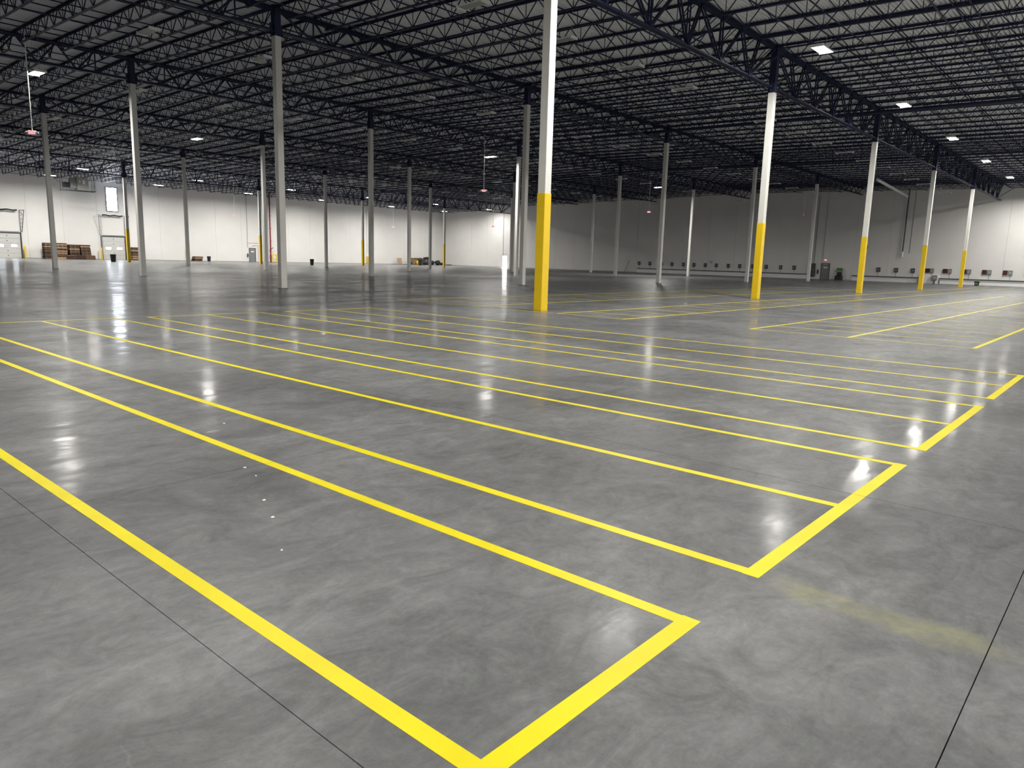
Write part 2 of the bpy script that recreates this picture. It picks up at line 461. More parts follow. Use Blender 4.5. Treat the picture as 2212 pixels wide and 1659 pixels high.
# ------------------------------------------------------------------ open web joists (along y)
bays = [(-BY, 0.0), (0.0, BY), (BY, 2*BY), (2*BY, 3*BY), (3*BY, 4*BY), (4*BY, 76.7), (76.7, Y_WALL)]
def joist_meshes(y0, y1, dep):
    L = y1 - y0; s = (deck(y1 - .01) - deck(y0 + .01)) / L
    top = lambda u: s*u - 0.035
    bot = lambda u: s*u - dep
    a = MB(); b = MB(); w = MB()
    for k in (-1, 1):
        a.beam((k*.052, .06, top(.06)), (k*.052, L-.06, top(L-.06)), .078, .012); a.beam((k*.019, .06, top(.06)-.042), (k*.019, L-.06, top(L-.06)-.042), .012, .085)
    n = 12 if L < 17 else 14
    pan = (L - 0.9) / n
    tn = [0.45 + pan*k for k in range(n + 1)]
    bn = [0.45 + pan*(k + .5) for k in range(n)]
    for k in (-1, 1):
        b.beam((k*.040, bn[0]-.15, bot(bn[0])), (k*.040, bn[-1]+.15, bot(bn[-1])), .052, .010); b.beam((k*.017, bn[0]-.1, bot(bn[0])+.028), (k*.017, bn[-1]+.1, bot(bn[-1])+.028), .010, .055)
    for k in range(n):
        for q in (tn[k], tn[k+1]):
            w.beam((0, bn[k], bot(bn[k])+.01), (0, q, top(q)-.01), .034, .034, up=(1,0,0))
        w.beam((0, bn[k], bot(bn[k])+.01), (0, bn[k], top(bn[k])-.01), .024, .024, up=(1,0,0))
    w.beam((0, bn[0], bot(bn[0])), (0, .15, top(.15)-.02), .03, .03, up=(1,0,0))
    w.beam((0, bn[-1], bot(bn[-1])), (0, L-.15, top(L-.15)-.02), .03, .03, up=(1,0,0))
    return a, b, w
cand = []
for bi, (y0, y1) in enumerate(bays):
    k = int(math.ceil(-20 / SP))
    while SP*k < X_WALL - 0.5:
        x = SP*k; k += 1
        v = Vector((x, (y0+y1)/2, 12)) - CAM
        ang = math.atan2(v.dot(CR), v.dot(CF))
        dist = v.length
        ahead = v.dot(CF) > 0
        inview = any((lambda q: q.dot(CF) > 3 and abs(q.dot(CR)/q.dot(CF)) < .73 and q.dot(CU)/q.dot(CF) < .58)(Vector((x, yy, 12)) - CAM) for yy in (y0+.5, (y0+y1)/2, y1-.5))
        near = any((lambda q: q.dot(CF) > 1 and abs(q.dot(CR)/q.dot(CF)) < 1.05)(Vector((x, yy, 12)) - CAM) for yy in (y0, y1))
        if inview: cand.append((dist, bi, x))
        elif near: cand.append((dist + 1000, bi, x))
cand.sort()
jm = {}
jnames = ['beside the burning aisle lights', 'behind the nearest yellow columns', 'behind the first grey columns', 'behind the second grey columns', 'behind the third grey columns', 'behind the fourth grey columns', 'next to the dock wall']
rest = {}
for n, (dist, bi, x) in enumerate(cand):
    y0, y1 = bays[bi]; dep = 1.15 if bi == 6 else 0.74
    if bi not in jm:
        a, b, w = joist_meshes(y0, y1, dep)
        jm[bi] = (a, b, w, a.mesh('top_chord', M['steel']), b.mesh('bottom_chord', M['steel']), w.mesh('web', M['steel']))
    a, b, w, ma, mb_, mw = jm[bi]
    z = deck(y0 + .01)
    if n < 300 and dist < 1000:
        t = thing('roof_joist', 'slim dark navy open-web roof joist in the bay ' + jnames[bi], 'joist', (x, y0, z), 0, 'roof joists ' + jnames[bi])
        place(ma, 'top_chord', t); place(mb_, 'bottom_chord', t); place(mw, 'web', t)
    else:
        for src in (a, b, w):
            r = rest.setdefault('r', MB()); k0 = len(r.v)
            r.v += [(vx + x, vy + y0, vz + z) for vx, vy, vz in src.v]; r.f += [tuple(q + k0 for q in f) for f in src.f]
if rest:
    o = rest['r'].build('distant_joists', M['steel']); o['kind'] = 'stuff'
    o['label'] = 'remaining dark navy open-web roof joists over the far and outer bays'; o['category'] = 'joist'

# bridging angles tying the joists together (along x), knee braces at the deep girder
bn = 0
for bi, (y0, y1) in enumerate(bays):
    L = y1 - y0; dep = 1.15 if bi == 6 else 0.74
    for k in range(1, 6):
        y = y0 + L*k/6
        mb = MB().beam((-22, y, deck(y)-.09), (X_WALL, y, deck(y)-.09), .045, .045)
        tag(mb.build('bridging_angle', M['steel']), 'dark angle tying joist tops together in the bay ' + jnames[bi], 'bridging', 'joist ties ' + jnames[bi])
        if k % 2:
            mb = MB().beam((-22, y+.1, deck(y)-dep+.02), (X_WALL, y+.1, deck(y)-dep+.02), .045, .045)
            tag(mb.build('bridging_angle', M['steel']), 'dark angle tying joist bottoms together in the bay ' + jnames[bi], 'bridging', 'joist ties ' + jnames[bi])
        if k in (2, 4):                      # crossed ties at every fifth joist gap
            mb = MB()
            for q in range(-2, 9):
                xa = SP*5*q
                if xa + SP > X_WALL: break
                mb.beam((xa, y, deck(y)-.09), (xa+SP, y, deck(y)-dep+.02), .035, .035, up=(0,1,0))
                mb.beam((xa+SP, y+.04, deck(y)-.09), (xa, y+.04, deck(y)-dep+.02), .035, .035, up=(0,1,0))
            o = mb.build('cross_bracing', M['steel']); o['kind'] = 'stuff'; o['label'] = 'crossed dark ties between neighbouring joists in the bay ' + jnames[bi]; o['category'] = 'bracing'
for j, y in GY.items():
    bot = {0: 9.97, 5: 9.86}.get(j, 11.12)
    for i in range(-1, 5):
        for bx, jx_ in ((AX/6, SP*1), (AX/2, SP*5), (AX*5/6, SP*8)):
            for s in (-1, 1):
                yb = y + s*1.45
                if yb > Y_WALL or yb < -BY: continue
                zt = deck(yb) - .74
                if j > 0 and j < 5 and zt - bot < 0.2: zt = deck(yb) - .12
                mb = MB().beam((bx, 0, bot+.02), (jx_, s*1.45, zt), .05, .05)
                tag(mb.build('knee_brace', M['steel'], None, (AX*i, y, 0)), 'dark diagonal rod bracing the girder in the %s' % gord[j], 'brace', 'girder braces')

# sprinkler and gas pipes below the deck
def pipe(name, pts, r, mt, label, cat='pipe', group=None, k=8):
    return tag(MB().path(pts, r, k).build(name, mt), label, cat, group)
for y, l in ((8.2, 'in the bay behind the nearest yellow columns'), (-8.4, 'over the marked aisle'), (23.4, 'behind the first grey columns'), (38.2, 'behind the second grey columns')):
    for q, off in enumerate((-4.6, 0.0, 4.6)):
        pipe('sprinkler_branch', [(-22, y+off, deck(y)-.30), (X_WALL-.1, y+off, deck(y)-.30)], .03, M['steel'], 'thin dark sprinkler branch pipe %s' % l, group='sprinkler branches ' + l)
pipe('sprinkler_main', [(30.9, -15.2, 10.85), (30.9, 30, 11.45), (30.9, 76, 10.7)], .11, M['steel'], 'thick dark sprinkler main running parallel to the joists right of the aisle lights')
pipe('sprinkler_main', [(52.0, -15.2, 10.85), (52.0, 30, 11.45), (52.0, 76, 10.7)], .10, M['steel'], 'thick dark sprinkler main running parallel to the joists deep in the hall')

# ------------------------------------------------------------------ yellow floor markings (tape strips)
TW, TH = 0.092, 0.0016
def strip(parent, x0, y0, x1, y1, w=TW, name='tape_strip'):
    mb = MB()
    if abs(x1-x0) < abs(y1-y0):
        a, b = sorted((y0, y1)); cuts = [a] + [c for c in jy if a + .01 < c < b - .01] + [b]
        for p, q in zip(cuts[:-1], cuts[1:]):
            mb.box(x0-w/2, p + (G2 if p != a else 0), 0.0, x0+w/2, q - (G2 if q != b else 0), TH)
    else:
        a, b = sorted((x0, x1)); cuts = [a] + [c for c in jx if a + .01 < c < b - .01] + [b]
        for p, q in zip(cuts[:-1], cuts[1:]):
            mb.box(p + (G2 if p != a else 0), y0-w/2, 0.0, q - (G2 if q != b else 0), y0+w/2, TH)
    return mb.build(name, M['tape'], parent)
YE, YB, h = -13.49, 3.47, TW/2
lanes = [((-16.88, -15.50), 'yellow tape bay outline nearest the camera, one narrow lane'),
         ((-14.75, -13.23, -11.72), 'yellow tape outline of two lanes, second group from the camera'),
         ((-10.96, -9.47, -7.97), 'yellow tape outline of two lanes, third group from the camera'),
         ((-7.18, -5.72, -4.18), 'yellow tape outline of two lanes, fourth and farthest group left of the yellow column')]
for xs, lab in lanes:
    t = thing('floor_marking', lab, 'floor marking', (0, 0, 0), 0, 'lane outlines in the near aisle')
    strip(t, xs[0]-h, YE, xs[-1]+h, YE)
    for k, x in enumerate(xs): strip(t, x, YE+h, x, YB-h, 0.080)
    strip(t, xs[0]-h, YB, xs[-1]+h, YB)
t = thing('floor_marking', 'yellow tape outline running off the left edge beyond the near lanes', 'floor marking', (0, 0, 0), 0, 'lane outlines in the near aisle')
strip(t, -24, YB, -17.6, YB); strip(t, -17.68, YB+.05, -17.68, YB+.8)
t = thing('floor_marking', 'yellow tape grid right of the columns with many thin cross lines', 'floor marking')
strip(t, -.05, -7.12, 43.0, -7.12); strip(t, 57.8, -7.12, 80, -7.12)
strip(t, -.05, -9.55, 78, -9.55); strip(t, -.05, -12.16, 70, -12.16)
for k in range(0, 29): strip(t, 1.58*k, -7.17, 1.58*k, -9.50, .05); strip(t, 1.58*k, -9.60, 1.58*k, -12.11, .05)
t = thing('floor_marking', 'yellow tape grid just right of the nearest yellow column foot', 'floor marking')
strip(t, -.45, -3.45, 78, -3.45); strip(t, -.45, -1.02, 78, -1.02)
for k in range(0, 16): strip(t, -.4 + 1.58*k, -3.40, -.4 + 1.58*k, -1.07, .05)
t = thing('floor_marking', 'faint yellow tape grid lying behind the nearest yellow column', 'floor marking')
strip(t, -.55, 2.62, 44, 2.62); strip(t, -.55, 6.52, 44, 6.52)
for k in range(0, 20): strip(t, -.5 + 1.58*k, 2.67, -.5 + 1.58*k, 6.47, .05)
strip(t, -.5, -.9, -.5, 2.57, .06)

# ------------------------------------------------------------------ left (dock) wall: doors, window, pipes
def dock_door(x, label_n, wdt=2.9):
    t = struct(bpy.data.objects.new('door_%d' % label_n, None)); col.objects.link(t); t.location = (x, Y_WALL, 0)
    H = 3.1; y = -.06
    fr = MB()
    for s in (-1, 1): fr.box(s*(wdt/2+.08)-.08, -.1, 0, s*(wdt/2+.08)+.08, 0, H+.15)
    fr.box(-wdt/2-.16, -.1, H, wdt/2+.16, 0, H+.15); fr.build('door_frame', M['dgrey'], t)
    for k in range(5):
        sh = H/5; pnl = MB().box(-wdt/2, -.07, sh*k+.008, wdt/2, -.005, sh*(k+1)-.008).build('door_panel', M['dock'], t, bevel=0.006)
        if k == 2:
            for wx in (-.72, .72):
                MB().box(wx-.36, -.085, sh*k+.12, wx+.36, -.068, sh*(k+1)-.12).build('window_rim', M['black'], pnl)
                MB().box(wx-.32, -.092, sh*k+.16, wx+.32, -.086, sh*(k+1)-.16).build('window_pane', M['day'], pnl)
        elif k != 2:
            MB().box(-.05, -.10, sh*(k+.5)-.05, .05, -.07, sh*(k+.5)+.05).build('hinge_plate', M['dgrey'], pnl)
    for s in (-1, 1):
        tr = MB()
        a = s*(wdt/2+.10)
        tr.beam((a, -.14, 0), (a, -.22, 6.1), .05, .07); tr.beam((a + s*.18, -.02, H+.2), (a + s*.42, -.62, 6.1), .05, .05)
        for k in range(6):
            f = k/5; z = H+.3 + (5.9-H-.3)*f
            tr.beam((a, -.18, z), (a + s*(.18+.24*f), -.02-.60*f, z+.1), .03, .03)
        tr.beam((a, -.2, 6.05), (a + s*.42, -.62, 6.05), .05, .05)
        tr.build('lift_track', M['galv'] if s < 0 else M['dgrey'], t)
    sh = MB(); prev = None
    for k in range(13):
        p = (-wdt/2 + .05 + (wdt-.25)*k/12, -.42, 6.02 + .04*math.sin(k*1.1))
        if prev: sh.tube(prev, p, .095, 8)
        prev = p
    sh.build('spring_shaft', M['black'], t)
    MB().box(-wdt/2+.1, -.16, H+.20, wdt/2-.1, -.10, H+.26).build('header_bar', M['grey'], t)
    for s in (-1, 1):
        bo = MB().lathe([(.10, 0), (.10, 1.5), (.085, 1.56), (.03, 1.6)], 14).build('dock_bollard', M['yellow'], None, (x + s*(wdt/2+.35), Y_WALL-.45, 0), smooth=False)
        tag(bo, 'yellow bollard on the %s side of the %s dock door' % ('left' if s < 0 else 'right', 'left-edge' if label_n == 1 else 'second'), 'bollard', 'dock door bollards')
    return t
dock_door(9.55, 1); dock_door(22.2, 2)
w1 = struct(MB().box(21.55, Y_WALL-.05, 6.60, 23.05, Y_WALL, 9.85).build('window_1', M['wallj']))
MB().box(21.63, Y_WALL-.06, 6.68, 22.97, Y_WALL-.045, 9.77).build('window_pane', M['day'], w1)
fr = MB()
for (a, b, c, d) in ((21.53, 6.58, 21.63, 9.87), (22.97, 6.58, 23.07, 9.87), (21.63, 6.58, 22.97, 6.68), (21.63, 9.77, 22.97, 9.87)): fr.box(a, Y_WALL-.10, b, c, Y_WALL-.02, d)
fr.build('window_frame', M['dgrey'], w1)

def exit_sign(loc, label, rz=0, heads=True, pend=0, group='red exit signs'):
    t = thing('exit_sign', label, 'exit sign', loc, rz, group)      # faces local -y
    MB().box(-.19, -.035, -.11, .19, .035, .11).build('sign_body', M['white'], t, bevel=0.01)
    for s in (-1, 1) if pend else (-1,):
        MB().box(-.165, s*.040 - .003, -.085, .165, s*.040 + .003, .085).build('sign_face', M['exitw'], t)
        cu = bpy.data.curves.new('exit_letters', 'FONT'); cu.body = 'EXIT'; cu.size = .17; cu.align_x = 'CENTER'; cu.align_y = 'CENTER'; cu.extrude = .002
        to = place(text_mesh(cu, M['exitr']), 'exit_letters', t)
        to.location = (0, s*.046, 0); to.rotation_euler = (PI/2, 0, 0 if s < 0 else PI)
    if pend:
        for s in (-1, 1) if heads else ():
            MB().box(s*.25-.06, -.05, -.05, s*.25+.06, .05, .05).build('emergency_head', M['white'], t, bevel=.01)
        MB().tube((0, 0, .1), (0, 0, pend), .028, 8).build('pendant_rod', M['white'], t)
    return t
for (x, y, z), l in (((-5.3, 30.5, 7.5), 'white hanging exit sign below the burning light at upper left'),
                     ((29.4, 30.7, 7.5), 'white hanging exit sign left of the nearest yellow column'),
                     ((57.8, 30.9, 7.5), 'white hanging exit sign in the dark bays right of the nearest yellow column')):
    exit_sign((x, y, z), l, -PI/5, pend=deck(y)-z-.02)
for (x, y, z), l in (((34.4, 84.0, 6.63), 'small hanging exit sign before the dock wall, left of the grey man door'),
                     ((63.1, 84.0, 6.40), 'small hanging exit sign before the dock wall, above the lone pallet')):
    exit_sign((x, y, z), l, 0, pend=deck(y)-z-.02)
exit_sign((81.2, 77.6, 7.4), 'small red hanging exit sign near the open bright doorway', -PI/3, pend=deck(77.6)-7.42)
exit_sign((82.0, 21.6, 8.5), 'small red hanging exit sign in front of the dark right wall', .34, heads=False, pend=deck(21.6)-8.52)
def man_door(n, loc, rz, w=1.02, hgt=2.15, mt='door', pane=False):
    t = struct(bpy.data.objects.new('door_%d' % n, None)); col.objects.link(t); t.location = loc; t.rotation_euler.z = rz
    f = MB(); f.box(-w/2-.07, -.06, 0, -w/2, 0.0, hgt+.07).box(w/2, -.06, 0, w/2+.07, 0.0, hgt+.07).box(-w/2, -.06, hgt, w/2, 0, hgt+.07)
    f.build('door_frame', M['dgrey'], t)
    if pane:
        MB().box(-w/2, -.02, 0.01, w/2, -.005, hgt).build('daylight_opening', M['dayd'], t)
    else:
        lf = MB().box(-w/2+.004, -.045, 0.01, w/2-.004, -.008, hgt-.004).build('door_leaf', M[mt], t, bevel=.004)
        MB().box(-w/2+.06, -.10, 1.0, -w/2+.18, -.045, 1.08).build('door_handle', M['galv'], lf)
        MB().box(-w/2+.25, -.052, 1.55, w/2-.25, -.045, 1.72).build('door_notice', M['white'], lf)
        MB().box(-w/2+.25, -.09, hgt-.14, w/2-.3, -.045, hgt-.06).build('door_closer', M['galv'], lf)
    return t
man_door(3, (43.1, Y_WALL-.005, 0), 0)
exit_sign((43.25, Y_WALL-.05, 2.62), 'red exit sign above the grey man door in the dock wall')
man_door(4, (X_WALL-.005, 19.15, 0), -PI/2)
exit_sign((X_WALL-.05, 19.2, 2.62), 'glowing red exit sign above the grey door in the right wall', -PI/2)
man_door(5, (X_WALL-.005, 78.0, 0), -PI/2, w=1.1, pane=True)
exit_sign((X_WALL-.05, 77.9, 2.62), 'red exit sign above the open daylit doorway', -PI/2)
def extinguisher(loc, rz, label):
    t = thing('fire_extinguisher', label, 'fire extinguisher', loc, rz, 'wall extinguishers')
    MB().lathe([(.06, 0), (.085, .03), (.085, .42), (.05, .5), (.025, .52)], 12, (0, -.1, 0)).build('tank', M['redb'], t, smooth=True)
    MB().box(-.03, -.14, .52, .03, -.02, .58).build('handle', M['black'], t)
    MB().path([(0, -.1, .55), (.11, -.12, .52), (.12, -.12, .2)], .014, 6).build('hose', M['black'], t)
    MB().box(-.04, -.02, .1, .04, .0, .6).build('bracket', M['dgrey'], t)
extinguisher((42.25, Y_WALL-.002, .75), 0, 'extinguisher hanging left of the grey man door in the dock wall')
extinguisher((X_WALL-.002, 20.1, .75), -PI/2, 'extinguisher hanging between grey cabinet and door on the right wall')
# thin conduits on the dock wall
pipe('conduit', [(42.3, Y_WALL-.04, 2.3), (42.3, Y_WALL-.04, 11.3)], .03, M['grey'], 'thin grey conduit running up the dock wall from the man door')
pipe('conduit', [(43.45, Y_WALL-.04, 2.65), (44.1, Y_WALL-.04, 2.65), (44.1, Y_WALL-.04, .3)], .02, M['grey'], 'short bent grey conduit right of the exit sign on the dock wall')
pipe('conduit', [(42.4, Y_WALL-.04, 3.0), (44.3, Y_WALL-.04, 3.0), (45.2, Y_WALL-.04, 2.5)], .02, M['grey'], 'bent grey conduit above the exit sign on the dock wall')
pipe('roof_drain', [(45.35, Y_WALL-.12, .1), (45.35, Y_WALL-.12, 11.3)], .07, M['white'], 'white vertical drain pipe beside the red fire riser', k=10)
# red riser
t = thing('fire_riser', 'dark red vertical fire sprinkler riser with valves on the dock wall', 'pipe', (46.15, Y_WALL-.35, 0))
MB().tube((0, 0, 0), (0, 0, 11.2), .10, 12).build('riser_pipe', M['red'], t, smooth=True)
v = MB().lathe([(.10, 0), (.2, .02), (.2, .08), (.13, .1), (.13, .35), (.2, .37), (.2, .43), (.10, .45)], 14, (0, 0, .75)); v.build('riser_valve', M['red'], t)
v = MB().lathe([(.10, 0), (.18, .02), (.18, .08), (.12, .1), (.12, .3), (.18, .32), (.18, .38), (.10, .4)], 14, (0, 0, 1.7)); v.build('riser_valve', M['red'], t)
MB().tube((0, 0, 2.15), (.35, -.1, 2.3), .05, 8).build('test_branch', M['red'], t)
MB().lathe([(.02, 0), (.13, .02), (.13, .05), (.02, .07)], 12, (.35, -.1, 2.3)).build('hand_wheel', M['red'], t)
for z in (3.4, 5.4, 7.4, 9.4): MB().box(-.16, -.02, z, .30, .02, z+.05).build('pipe_bracket', M['red'], t)
t = thing('guard_rail', 'low yellow guard rail around the red riser by the dock wall', 'railing', (47.1, Y_WALL-1.0, 0))
for z in (.45, 1.2): MB().box(-1.0, -.05, z-.09, 1.0, .05, z+.09).build('rail', M['yellow'], t, bevel=.01)
for x in (-.95, -.3, .95): MB().box(x-.06, -.06, 0, x+.06, .06, 1.3).build('rail_post', M['yellow'], t, bevel=.01)
# yellow drum-like guard with conduit
t = thing('pipe_guard', 'yellow box guard around the foot of a vertical drain pipe', 'pipe guard', (66.2, Y_WALL-.3, 0))
MB().box(-.42, -.25, 0, .42, .25, 1.35).build('guard_shell', M['yellow'], t, bevel=.03)
MB().box(.05, -.27, .5, .3, -.25, .8).build('guard_mark', M['black'], t)
t = pipe('roof_drain', [(66.0, Y_WALL-.15, 1.35), (66.0, Y_WALL-.15, 10.2), (67.2, Y_WALL-.2, 11.2)], .08, M['white'], 'white drain pipe rising from the yellow guard on the dock wall', k=10)
pipe('roof_drain', [(32.5, Y_WALL-.12, 1.8), (32.5, Y_WALL-.12, 11.2)], .07, M['white'], 'white drain pipe above a yellow guard left of the small pallet stack', k=10)
tag(MB().box(32.32, Y_WALL-.25, 0, 32.68, Y_WALL-.02, 1.8).build('pipe_guard', M['yellow'], bevel=.02), 'slim yellow guard at the foot of the drain left of the small pallet stack', 'pipe guard')

# air handling unit hung below the roof
t = thing('air_handler', 'grey hanging air handling unit with platform near the left dock door', 'air unit', (16.6, 90.6, 8.6), math.radians(-6))
t.scale = (.62, .8, .88)
MB().box(-.15, -.7, .25, 2.0, .7, 2.1).build('unit_casing', M['casing'], t, bevel=.02)
MB().box(-1.3, -.6, .45, -.16, .6, 1.9).build('burner_casing', M['grey'], t, bevel=.02)
MB().box(.3, -.72, 1.3, .5, -.70, 1.6).build('access_plate', M['white'], t); MB().box(.9, -.72, 1.1, 1.35, -.70, 1.65).build('access_plate', M['white'], t)
MB().box(-2.5, -.4, .55, -1.4, .4, 1.25).build('blower', M['black'], t, bevel=.08)
p = MB()
for y in (-.75, .75): p.beam((-3.0, y, .15), (3.3, y, .15), .06, .1)
for x in (-2.9, -1.6, -.2, 1.2, 2.4, 3.25): p.beam((x, -.75, .15), (x, .75, .15), .06, .08)
p.build('platform', M['dgrey'], t)
p = MB()
for x in (2.3, 3.25):
    for y in (-.7, .7): p.beam((x, y, .15), (x, y, 1.9), .05, .05)
for z in (.9, 1.8):
    p.beam((2.3, -.7, z), (3.25, -.7, z), .04, .04); p.beam((2.3, .7, z), (3.25, .7, z), .04, .04); p.beam((3.25, -.7, z), (3.25, .7, z), .04, .04)
p.build('platform_rail', M['galv'], t)
p = MB()
for x in (-2.8, -.2, 3.0): p.beam((x, -.72, .15), (x, -.72, 2.2), .06, .06); p.beam((x, .72, .15), (x, .72, 2.2), .06, .06)
p.build('hanger', M['dgrey'], t)
MB().path([(-3.6, 0, 2.3), (-3.6, 0, .9+.6), (-3.4, 0, 1.25), (-1.4, 0, 1.15)], .06, 8).build('gas_pipe', M['galv'], t)

# ------------------------------------------------------------------ pallets
def pallet_mesh(name, mt, w=1.16, d=1.1, hh=.135):
    mb = MB()
    for y in (-d/2, -.05, d/2-.1): mb.box(-w/2, y, .02, w/2, y+.1, hh-.02)
    n = 7
    for k in range(n):
        x = -w/2 + k*(w-.1)/(n-1); mb.box(x, -d/2, hh-.02, x+.1, d/2, hh)
    for k in (0, 3, 6):
        x = -w/2 + k*(w-.1)/(n-1); mb.box(x, -d/2, 0, x+.1, d/2, .02)
    return mb.mesh(name, mt)
pmesh = [pallet_mesh('wooden_pallet', M[k]) for k in ('wood', 'woodd', 'wood', 'woodl', 'woodd')]
def stack(x, y, n, lab, grp, z0=0, lean=0.0):
    for k in range(n):
        o = place(random.choice(pmesh), 'wooden_pallet', None, (x + random.uniform(-.03, .03) + lean*k/n, y + random.uniform(-.03, .03), z0 + .137*k), random.uniform(-.02, .02))
        tag(o, lab, 'pallet', grp)
for x, n, lab in ((13.75, 15, 'first tall stack from the left beside the edge dock door'), (15.15, 15, 'second tall stack from the left by the dock wall'),
                  (16.72, 14, 'third tall stack from the left by the dock wall'), (18.05, 14, 'fourth tall stack from the left by the dock wall')):
    stack(x, 93.7, n, 'wooden pallet in the ' + lab, 'pallets in the ' + lab, lean=-.12 if n == 14 else 0)
for x, lab in ((14.5, 'leftmost low stack before the tall stacks'), (15.7, 'second low stack before the tall stacks'), (16.9, 'third low stack before the tall stacks'), (18.0, 'rightmost low stack before the tall stacks')):
    stack(x, 92.2, 4, 'wooden pallet in the ' + lab, 'pallets in the ' + lab)
stack(24.55, 93.7, 13, 'wooden pallet in the tall stack right of the second dock door', 'pallets in the stack right of the second dock door')
for k in range(5):
    o = place(pmesh[k], 'wooden_pallet', None, (33.45 + .04*k, 94.0, .137*k)); tag(o, 'wooden pallet in the small flat stack near the middle of the dock wall', 'pallet', 'pallets in the small flat stack')
o = place(pallet_mesh('wooden_pallet', M['woodl'], 1.0, 1.15), 'wooden_pallet', None, (73.0, 94.2, .60)); o.rotation_euler = (math.radians(80), 0, 0)
tag(o, 'single pale pallet leaning upright against the dock wall, left of the rubbish heap', 'pallet')

# ------------------------------------------------------------------ bins
def bin_(loc, label, r=.33, hh=.95, mt='black'):
    t = thing('rubbish_bin', label, 'bin', loc, 0, 'black rubbish bins')
    MB().lathe([(r*.8, 0), (r, hh-.06), (r*1.08, hh-.05), (r*1.08, hh), (r*.98, hh), (r*.9, hh-.1)], 18).build('bin_body', M[mt], t, smooth=False)
    MB().lathe([(r*.96, hh-.005), (r*1.0, hh+.03), (r*.8, hh+.05)], 18).build('bin_liner', M['black'], t)
    return t
bin_((15.55, 77.4, 0), 'black rubbish bin standing before the second dock door', .32, .85)
bin_((35.0, 93.3, 0), 'black rubbish bin right of the small flat pallet stack', .27, .72)
bin_((40.3, 74.0, 0), 'black rubbish bin alone between the yellow-footed posts', .28, .80)
bin_((71.0, 86.0, 0), 'black rubbish bin before the rubbish heap', .38, .95)
# heap of rubbish and gear by the dock wall
def lump(name, loc, sx, sy, sz, mt, label, cat, seed):
    rr = random.Random(seed); bm = bmesh.new(); bmesh.ops.create_icosphere(bm, subdivisions=2, radius=1)
    for v in bm.verts:
        f = 1 + rr.uniform(-.16, .16); v.co = Vector((v.co.x*sx*f, v.co.y*sy*f, max(-1, v.co.z*f)*sz*.5 + sz*.5))
        if v.co.z < sz*.08: v.co.z = 0
    me = bpy.data.meshes.new(name); bm.to_mesh(me); bm.free(); me.materials.append(M[mt])
    return tag(place(me, name, None, loc), label, cat)
def carton(loc, w, d, hh, rz, label, mt='card'):
    t = thing('cardboard_box', label, 'box', loc, rz)
    MB().box(-w/2, -d/2, 0, w/2, d/2, hh).build('box_body', M[mt], t, bevel=.01)
    f = MB(); f.beam((-w/2, -d/2-.1, hh+.02), (w/2, -d/2-.1, hh+.02), .01, .2, up=(0,1,.4)); f.box(-w/2-.12, -d/2, hh, -w/2, d/2, hh+.01).build('box_flap', M[mt], t)
carton((76.0, 93.5, 0), 1.3, 1.1, 1.25, .1, 'large brown open box at the left of the rubbish heap')
lump('yellow_bag', (76.3, 92.5, 0), .5, .35, .8, 'yellow', 'pale yellow sack lying before the large brown box', 'bag', 3)
lump('rubbish_bag', (77.5, 93.3, 0), .5, .4, 1.35, 'black', 'tall black rubbish bag right of the large brown box', 'bag', 5)
lump('rubbish_bag', (74.9, 93.3, 0), .4, .3, .55, 'black', 'low black rubbish bag at the left end of the heap', 'bag', 6)
lump('rubbish_bag', (79.0, 93.2, 0), .6, .5, 1.1, 'dgrey', 'grey rubbish bag in the middle of the heap', 'bag', 8)
carton((78.4, 94.2, 0), .9, .8, 1.2, .3, 'brown carton stacked among the bags in the heap')
carton((79.9, 94.2, 0), .9, .8, 1.45, -.2, 'tallest brown carton at the right of the heap', 'woodd')
lump('rubbish_bag', (80.5, 93.1, 0), .5, .4, .9, 'black', 'black bag at the right end of the heap', 'bag', 9)
lump('rubbish_bag', (82.0, 93.2, 0), .7, .5, .95, 'black', 'round black bag lying alone right of the heap', 'bag', 11)
lump('red_bag', (83.3, 93.2, 0), .7, .4, .5, 'redb', 'low dark red bag right of the round black bag', 'bag', 12)
lump('black_sheet', (84.2, 92.2, 0), .8, .4, .16, 'black', 'flat black plastic sheet near the right end of the dock wall', 'sheet', 13)
lump('grey_sheet', (73.6, 92.8, 0), .6, .3, .12, 'grey', 'flat grey plastic sheet left of the heap', 'sheet', 14)

# ------------------------------------------------------------------ right wall: ledge, switch boxes, cabinet, door, machine
def ledge(y0, y1, label):
    t = thing('wall_ledge', label, 'ledge', (X_WALL, 0, 0), 0, 'wall ledges')
    MB().box(-.20, y0, .62, 0, y1, .72).build('ledge_top', M['dgrey'], t)  # dark colour stands in for the shadow line under the shelf
    MB().box(-.05, y0, .02, 0, y1, .62).build('ledge_back', M['white'], t)
ledge(21.6, 48.9, 'long ledge with painted shadow edge low on the wall left of the grey cabinet')
ledge(7.6, 15.6, 'short ledge with painted shadow edge low on the wall right of the grey door')
ledge(-44, 5.2, 'long ledge with painted shadow edge low on the wall running off to the right')
def sbox(y, z, double, label, group):
    t = thing('switch_box', label, 'switch box', (X_WALL, y, z), 0, group)
    MB().box(-.14, -.22, -.28, 0, .22, .28).build('box_body', M['dgrey'] if not double else M['grey'], t, bevel=.015)
    MB().box(-.155, -.10, -.12, -.14, .10, .12).build('box_cover', M['grey'] if not double else M['galv'], t)
    if double: MB().box(-.15, .28, -.27, 0, .74, .27).build('red_cover_box', M['redb'], t, bevel=.015)
    MB().box(-.03, -.02, -.85 + (1.5-z if z > 1.5 else 0), -.002, .02, -.28).build('conduit', M['grey'], t)
ys = [48.6, 46.6, 44.5, 42.6, 40.6, 38.8, 36.9, 35.1, 33.2, 31.4, 29.4, 27.4, 25.3, 23.4]
